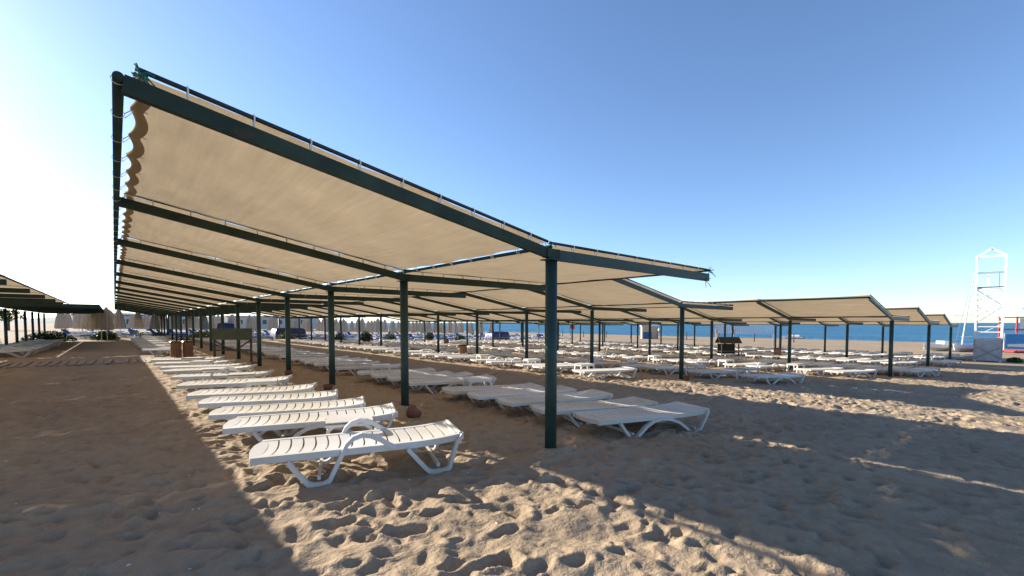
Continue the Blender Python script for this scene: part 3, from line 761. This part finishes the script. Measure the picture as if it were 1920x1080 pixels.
root = empty('banana_plant', (1.55, 47.5, 0)); tag(root, 'young banana plant with pale green leaves at the lane end', 'plant')
MB().tube([(0, 0, -.05), (.02, 0, .6)], [.06, .035], 8).build('stem', 'leaf2', root)
for k in range(6):
    t = k * 1.05 + .3; m = MB(); pts = []
    for i in range(7):
        u = i / 6; rr = .75 * u; zz = .55 + .75 * u - .75 * u * u; w = .13 * math.sin(math.pi * min(1, u * .93 + .05)) + .01; c_ = Vector((rr * math.cos(t), rr * math.sin(t), zz)); s_ = Vector((-math.sin(t), math.cos(t), 0)); pts.append((c_ - s_ * w, c_ + Vector((0, 0, -.03)), c_ + s_ * w))
    for p in pts: m.v += [tuple(q_) for q_ in p]
    for i in range(6):
        for j in range(2): a = i * 3 + j; m.f.append((a, a + 1, a + 4, a + 3))
    m.build('leaf', 'leaf2', root)

# ------------------------------------------------------------------ buildings and trees inland
def house(x, y, w, d, h, lb, rz=0):
    root = empty('hotel_building', (x, y, 0), R(rz)); tag(root, lb, 'building', 'buildings inland')
    MB().box((0, 0, h / 2 - .3), (w, d, h + .6)).build('wall', 'wall', root)
    MB().box((0, 0, h + .16), (w + .5, d + .5, .3)).build('roof', 'roof', root)
    wm = cached(('win',), lambda: MB().box((0, 0, 0), (1.1, .08, 1.3)).mesh('window', 'glass'))
    for zz in np.arange(1.7, h - .6, 2.8):
        for xx in np.arange(-w / 2 + 1.3, w / 2 - .8, 2.2): link('window', wm, root, (float(xx), -d / 2 - .03, float(zz)))
house(-34, 120, 16, 9, 3.3, 'long low pale building behind the dark canopy at the left', 12)
house(4, 150, 22, 9, 3.2, 'low pale building behind the umbrellas at the lane end', -4)
house(40, 165, 26, 9, 3.3, 'low pale building behind the umbrellas left of the sea', -14)
def tree(x, y, h, r0, lb):
    root = empty('tree', (x, y, 0)); tag(root, lb, 'tree', 'trees inland'); r = random.Random(int(x * 3 + y))
    m = MB(); m.tube([(0, 0, -.3), (.05, 0, h * .35), (.1, .05, h * .7)], [.2, .15, .06], 8)
    for k in range(6): a = r.uniform(0, 6.28); m.tube([(.05, 0, h * .35), (r0 * .6 * math.cos(a), r0 * .6 * math.sin(a), h * .7)], [.09, .03], 5)
    m.build('trunk', 'bark', root); m = MB()
    for k in range(9):
        a = r.uniform(0, 6.28); q_ = r.uniform(.1, .75) * r0; leaf_cloud(m, (q_ * math.cos(a), q_ * math.sin(a), h * r.uniform(.4, .7)), r0 * .45, r0 * .45, h * .25, 170, .2, r)
    m.build('crown', 'leaf', root)
rt = random.Random(2)
for k, (x, y) in enumerate(((-46, 105), (-26, 98), (-14, 118), (-3, 112))):
    tree(x, y, rt.uniform(3.2, 4.6), rt.uniform(2, 3), f'dark tree inland, {ordinal(k + 1)} from the left behind the umbrellas')

# ------------------------------------------------------------------ lifeguard tower
TX, TY = 42.6, 2.0; TZ = gz(TX)
root = empty('lifeguard_tower', (TX, TY, TZ), R(-87)); tag(root, 'tall white lifeguard tower with ladder rungs, railed platform and gable frame', 'lifeguard tower')
wb, wt, dp = .56, .66, .42; HT = 6.75; HPLAT = 4.75
def legp(sx, sy, z): f = z / HT; return (sx * (wb + (wt - wb) * f), sy * dp + (.30 * (1 - f) * (-1 if sy < 0 else 0)), z)
for sx in (-1, 1):
    for sy in (-1, 1): MB().beam(legp(sx, sy, -.3), legp(sx, sy, HT), .105, .105, (0, 1, 0)).build('leg', 'white_paint', root)
for k in range(10):
    z = 1.55 + k * .34; a = legp(-1, -1, z); b = legp(1, -1, z); MB().beam(a, b, .055, .065).build('rung', 'white_paint', root)
for k in range(4):
    z0 = .2 + k * 1.12; z1 = z0 + 1.1
    for sx in (-1, 1): MB().beam(legp(sx, -1 if k % 2 else 1, z0), legp(sx, 1 if k % 2 else -1, z1), .035, .04, (0, 1, 0)).build('brace', 'white_paint', root)
    s_ = 1 if k % 2 else -1; MB().beam(legp(s_, 1, z0), legp(-s_, 1, z1), .035, .04, (0, 1, 0)).build('brace', 'steel', root)
    s_ = -1 if k % 2 else 1; p0 = Vector(legp(s_, -1, z0 + .3)); p1 = Vector(legp(-s_, -1, z1)); MB().beam(p0 + Vector((0, .05, 0)), p1 + Vector((0, .05, 0)), .035, .04, (0, 1, 0)).build('brace', 'white_paint', root)
MB().box((0, 0, HPLAT), (1.22, .92, .06)).build('platform', 'dark_wood', root); MB().box((0, 0, HPLAT - .06), (1.28, .96, .05)).build('platform_frame', 'white_paint', root)
for (a, b) in (((-.6, .42), (.6, .42)), ((-.6, -.4), (-.6, .42)), ((.6, -.4), (.6, .42)), ((-.6, -.42), (.6, -.42))): MB().beam((*a, HPLAT + .95), (*b, HPLAT + .95), .03, .03).build('rail', 'steel', root)
MB().box((-.1, .40, HPLAT + .5), (.10, .03, .85)).build('rail_board', 'white_paint', root); MB().beam((.4, .42, HPLAT + .05), (.4, .42, HPLAT + .95), .03, .03, (0, 1, 0)).build('rail_post', 'steel', root)
for sy in (-1, 1):
    a, b = Vector(legp(-1, sy, HT)), Vector(legp(1, sy, HT)); ap = (a + b) / 2 + Vector((0, 0, .5))
    MB().beam(a, b, .06, .06).build('top_beam', 'white_paint', root); MB().beam(a, ap, .045, .045).build('gable', 'white_paint', root); MB().beam(b, ap, .045, .045).build('gable', 'white_paint', root)
MB().beam(Vector((0, legp(1, -1, HT)[1], HT + .5)), Vector((0, legp(1, 1, HT)[1], HT + .5)), .04, .04).build('ridge', 'white_paint', root)
for sx in (-1, 1): MB().beam(legp(sx, -1, HT), legp(sx, 1, HT), .05, .05).build('top_beam', 'white_paint', root)
for (c, sz, nm) in (((0, -.79, .72), (1.16, .03, 1.30), 'base_panel'), ((-.63, -.15, .72), (.03, 1.24, 1.30), 'base_panel'), ((.63, -.15, .72), (.03, 1.24, 1.30), 'base_panel'), ((0, -.15, 1.40), (1.30, 1.34, .05), 'base_lid')):
    MB().box(c, sz).build(nm, 'grey_panel', root)
for s_ in (-1, 1): MB().beam((-.6 * s_, -.83, .2), (.55 * s_, -.83 - .004 * (s_ > 0), .95), .03, .04, (0, 1, 0)).build('panel_batten', 'steel', root)
shrub(TX - .2, TY - 1.2, .45, .35, .25, 'tuft of dry weeds at the foot of the lifeguard tower', 'leaf')

# ------------------------------------------------------------------ beach kiosk, palm, boats
KX, KY = 58.5, .2; KZ = gz(KX)
root = empty('beach_kiosk', (KX, KY, KZ), R(-58)); tag(root, 'red framed beach kiosk with white picture banner at the right edge', 'kiosk')
for x in (-1.6, .2, 2.0, 3.8):
    for y in (-1, 1): MB().beam((x, y, -.2), (x, y, 2.95), .09, .09, (0, 1, 0)).build('post', 'red_paint', root)
MB().box((1.1, 0, .12), (6.0, 2.6, .12)).build('deck', 'red_paint', root)
for y in (-1, 1): MB().beam((-1.7, y, 1.95), (3.9, y, 1.95), .08, .10).build('beam', 'red_paint', root); MB().beam((-1.7, y, 2.99), (3.9, y, 2.99), .06, .08).build('beam', 'red_paint', root)
MB().box((1.15, -1.06, 2.48), (5.2, .03, .86)).build('banner', 'white_paint', root)
MB().add([(.0, -1.082, 2.30), (1.5, -1.082, 2.30), (1.25, -1.082, 2.16), (.3, -1.082, 2.16)], [(3, 2, 1, 0)]).build('banner_picture', 'red_paint', root)
MB().add([(-1.1, -1.082, 2.5), (-.3, -1.082, 2.62), (-.3, -1.082, 2.82), (-.9, -1.082, 2.74)], [(0, 1, 2, 3)]).build('banner_picture', 'steel', root)
MB().box((-1.75, -1.35, .95), (1.75, .04, 1.4)).build('poster_frame', 'white_paint', root)
MB().box((-1.75, -1.38, .98), (1.6, .02, 1.22)).build('poster', 'bluep', root)
MB().add([(-2.4, -1.395, .55), (-1.1, -1.395, .5), (-1.1, -1.395, .8), (-2.4, -1.395, .75)], [(0, 1, 2, 3)]).build('poster_stripe', 'white_paint', root)
def torus(name, m, c, R0, r0, rot, lb):
    mb = MB(); n1, n2 = 22, 10; mt = Matrix.Rotation(rot[0], 3, 'X') @ Matrix.Rotation(rot[1], 3, 'Y')
    for i in range(n1):
        a = 2 * math.pi * i / n1
        for j in range(n2): b = 2 * math.pi * j / n2; mb.v.append(tuple(mt @ Vector(((R0 + r0 * math.cos(b)) * math.cos(a), (R0 + r0 * math.cos(b)) * math.sin(a), r0 * math.sin(b)))))
    for i in range(n1):
        for j in range(n2): mb.f.append((i * n2 + j, ((i + 1) % n1) * n2 + j, ((i + 1) % n1) * n2 + (j + 1) % n2, i * n2 + (j + 1) % n2))
    tag(mb.build(name, m, None, c, True), lb, 'swim ring')
torus('swim_ring', 'yellow', (KX + 1.0, KY - 1.75, KZ + .95), .55, .22, (R(70), R(20)), 'yellow inflatable swim ring leaning inside the red kiosk')
root = empty('artificial_palm', (KX + 2.9, KY - .75, KZ)); tag(root, 'blue artificial palm with drooping fronds cut by the right picture edge', 'palm')
MB().tube([(0, 0, -.2), (.05, 0, 2.3), (0, 0, 4.5)], [.11, .09, .07], 10).build('trunk', 'steel', root)
for k in range(11):
    t = k * 2 * math.pi / 11; m = MB()
    for i in range(9):
        u = i / 8; rr = 1.5 * u; z = 4.5 + .55 * math.sin(u * 2.2) - 1.5 * u * u; w = .02 + .26 * math.sin(math.pi * min(1, u + .05)); c_ = Vector((rr * math.cos(t), rr * math.sin(t), z)); s_ = Vector((-math.sin(t), math.cos(t), 0))
        if i < 8:
            for sg in (-1, 1): m.add([c_, c_ + s_ * sg * w + Vector((0, 0, -.12)), c_ + Vector((.10 * math.cos(t), .10 * math.sin(t), -.02))], [(0, 1, 2)])
    m.tube([(1.5 * u * math.cos(t), 1.5 * u * math.sin(t), 4.5 + .55 * math.sin(u * 2.2) - 1.5 * u * u) for u in [i / 8 for i in range(9)]], .014, 5)
    m.build('frond', 'bluep', root)
def hull_mesh(L, Wd, H):
    m = MB(); N = 10
    for i in range(N + 1):
        u = i / N; w = Wd / 2 * (math.sin(math.pi * min(1, .12 + .88 * (1 - u)) / 2) ** .8 if u > .5 else 1) * (1 if u < .96 else .4); w = max(.03, w * (1 - max(0, u - .55) ** 1.5 * 1.6)); sh = .15 * u * u
        for (a, z) in ((-1, H), (-.85, H * .45), (-.3, 0), (.3, 0), (.85, H * .45), (1, H), (.88, H), (.7, H * .35), (-.7, H * .35), (-.88, H)): m.v.append((u * L, a * w, z + sh))
    k = 10
    for i in range(N):
        for j in range(k): m.f.append((i * k + j, (i + 1) * k + j, (i + 1) * k + (j + 1) % k, i * k + (j + 1) % k))
    m.f.append(tuple(range(k))); m.f.append(tuple(N * k + j for j in range(k))[::-1]); return m
root = empty('sailing_dinghy', (59, 3.9, gz(59)), R(172)); tag(root, 'white beached sailing boat with tall bare mast left of the tower', 'boat')
hull_mesh(4.6, 1.5, .55).build('hull', 'hull', root)
MB().tube([(2.6, 0, .3), (2.75, .35, 4.0), (2.95, .85, 7.8)], [.05, .045, .03], 8).build('mast', 'white_paint', root)
MB().beam((2.6, 0, 1.3), (.2, .1, 1.25), .06, .06).build('boom', 'white_paint', root); MB().tube([(4.5, 0, .6), (2.95, .84, 7.7)], .012, 5).build('stay', 'steel', root)
MB().tube([(2.55, -.6, 3.2), (2.9, 1.2, 3.2)], .02, 5).build('spreader', 'steel', root); MB().box((1.3, 0, .55), (.9, 1.1, .25)).build('cover', 'blue_cush', root)
root = empty('rowing_boat', (56.5, 5.3, gz(55.5)), R(150)); tag(root, 'small white boat on the sand left of the sailing boat', 'boat')
hull_mesh(2.4, 1.2, .6).build('hull', 'hull', root); MB().box((1.0, 0, .6), (.3, 1.0, .05)).build('thwart', 'grey_wood', root); MB().box((.35, 0, .72), (.5, .7, .35)).build('seat_box', 'hull', root)
root = empty('pedal_boat', (84, 26, gz(84)), R(100)); tag(root, 'small dark pedal boat drawn up at the water line', 'boat')
for s_ in (-1, 1): MB().tube([(-1.4, s_ * .6, .15), (1.2, s_ * .6, .15), (1.7, s_ * .6, .4)], [.25, .25, .06], 10).build('float', 'steel', root)
MB().box((0, 0, .5), (1.6, 1.1, .3)).build('seat', 'hull', root)

# ------------------------------------------------------------------ volleyball net, stakes, flag, dark shelter, white tent
root = empty('volleyball_net', (0, 0, 0)); tag(root, 'volleyball net between two dark posts near the water', 'net')
NA = Vector((52, 24.5, gz(52))); NB = Vector((55.5, 19.2, gz(55)))
for p in (NA, NB): MB().tube([p + Vector((0, 0, -.3)), p + Vector((0, 0, 2.45))], .07, 8).build('post', 'steel', root)
m = MB()
for i in range(31): t = i / 30; p = NA.lerp(NB, t); m.tube([p + Vector((0, 0, 1.35)), p + Vector((0, 0, 2.35))], .009, 3)
for k in range(9): z = 1.35 + k * .125; m.tube([NA + Vector((0, 0, z)), NB + Vector((0, 0, z))], .009 if 0 < k < 8 else .025, 3)
m.build('mesh_net', 'netting', root)
for k in range(9):
    x, y = 62 + .4 * k, 57 - 4.6 * k
    tag(MB().tube([(0, 0, -.2), (.02, 0, .8), (0, 0, 1.15)], [.07, .065, .05], 8).build('stake', 'dark_wood', None, (x, y, gz(x))), f'short dark wooden stake on the open sand, {ordinal(k + 1)} from the left', 'stake', 'stakes along the open sand')
root = empty('flag_pole', (41, 36.5, gz(41))); tag(root, 'small red flag on a thin pole near the sea', 'flag')
MB().tube([(0, 0, -.2), (0, 0, 2.35)], .03, 8).build('pole', 'steel', root)
m = MB()
for i in range(7):
    for j in range(4): m.v.append((i * .14, .05 * math.sin(i * 1.1), 2.3 - j * .17 - .02 * i))
for i in range(6):
    for j in range(3): a = i * 4 + j; m.f.append((a, a + 4, a + 5, a + 1))
m.build('flag', 'red_paint', root)
root = empty('dark_shelter', (29.6, 12.9, gz(29.6)), R(-42)); tag(root, 'small dark wooden shelter with sloping roof among the loungers', 'shelter')
for sx in (-1, 1):
    for sy in (-1, 1): MB().beam((sx * .62, sy * .35, -.1), (sx * .62, sy * .35, 1.0), .07, .07, (0, 1, 0)).build('leg', 'dark_wood', root)
for s_ in (-1, 1):
    for k in range(5):
        a = k / 5; MB().box((0, s_ * (.06 + a * .5), 1.42 - a * .42), (1.6, .12, .03), Matrix.Rotation(-s_ * .7, 3, 'X')).build('roof_board', 'dark_wood', root)
MB().box((0, 0, .45), (1.17, .63, .04)).build('shelf', 'dark_wood', root); MB().box((0, .39, .62), (1.2, .025, .7)).build('back_panel', 'dark_wood', root); root.scale = (.85, .85, .9)
root = empty('white_tent', (64, 40.3, gz(64)), R(-50)); tag(root, 'white canvas beach hut with blue front near the water', 'tent')
MB().box((0, 0, 1.0), (2.4, 2.0, 2.0)).build('wall', 'umb', root); MB().box((0, 0, 2.07), (2.7, 2.3, .12)).build('roof', 'white_paint', root); MB().box((-.4, -1.04, .55), (1.3, .06, 1.1)).build('counter', 'blue_cush', root)

# ------------------------------------------------------------------ people near the water
def person(x, y, rz, lb, shirt, arms):
    v = [(0, 0, .95), (0, 0, 1.15), (0, 0, 1.38), (0, 0, 1.50), (0, .01, 1.60), (0, .01, 1.72),
         (.10, 0, .90), (.11, .05, .50), (.11, .02, .08), (.11, .16, .03), (-.10, 0, .90), (-.11, -.06, .50), (-.11, -.14, .08), (-.11, 0, .03),
         (.19, 0, 1.38), (.25, arms[0], 1.12), (.25, arms[0] * 2.2, .90), (-.19, 0, 1.38), (-.25, arms[1], 1.12), (-.25, arms[1] * 2.2, .90)]
    e = [(0, 1), (1, 2), (2, 3), (3, 4), (4, 5), (0, 6), (6, 7), (7, 8), (8, 9), (0, 10), (10, 11), (11, 12), (12, 13), (2, 14), (14, 15), (15, 16), (2, 17), (17, 18), (18, 19)]
    rad = [.14, .13, .15, .06, .095, .085, .09, .065, .042, .035, .09, .065, .042, .035, .065, .045, .035, .065, .045, .035]
    me = bpy.data.meshes.new('person'); me.from_pydata(v, e, []); o = link('person', me, None, (x, y, gz(x)), (0, 0, rz)); me.materials.append(M['skin'])
    md = o.modifiers.new('skin', 'SKIN')
    for i, sv in enumerate(me.skin_vertices[0].data): sv.radius = (rad[i], rad[i] * .8); sv.use_root = i == 0
    o.modifiers.new('sub', 'SUBSURF').levels = 1; o.modifiers['sub'].render_levels = 2
    tag(o, lb, 'person', 'people near the water')
    MB().lathe([(.16, .78), (.185, .86), (.175, 1.02)], 12).build('shorts', 'short_d', o)
    if shirt: MB().lathe([(.175, 1.0), (.178, 1.2), (.20, 1.36), (.10, 1.47)], 12).build('shirt', shirt, o)
    m = MB(); m.lathe([(.06, 1.62), (.108, 1.68), (.10, 1.76), (.04, 1.81)], 12, c=(0, -.015, 0)); m.build('hair', 'black', o)
person(78, 47, 1.0, 'person in a white shirt standing at the water line', 'shirt_w', (.06, -.05))
person(79, 36.5, 2.6, 'person in shorts with both arms out walking along the water', None, (.16, -.14))
person(77.5, 33.0, 2.2, 'person in dark clothes at the water line, rightmost of the three', 'short_d', (.04, .05))
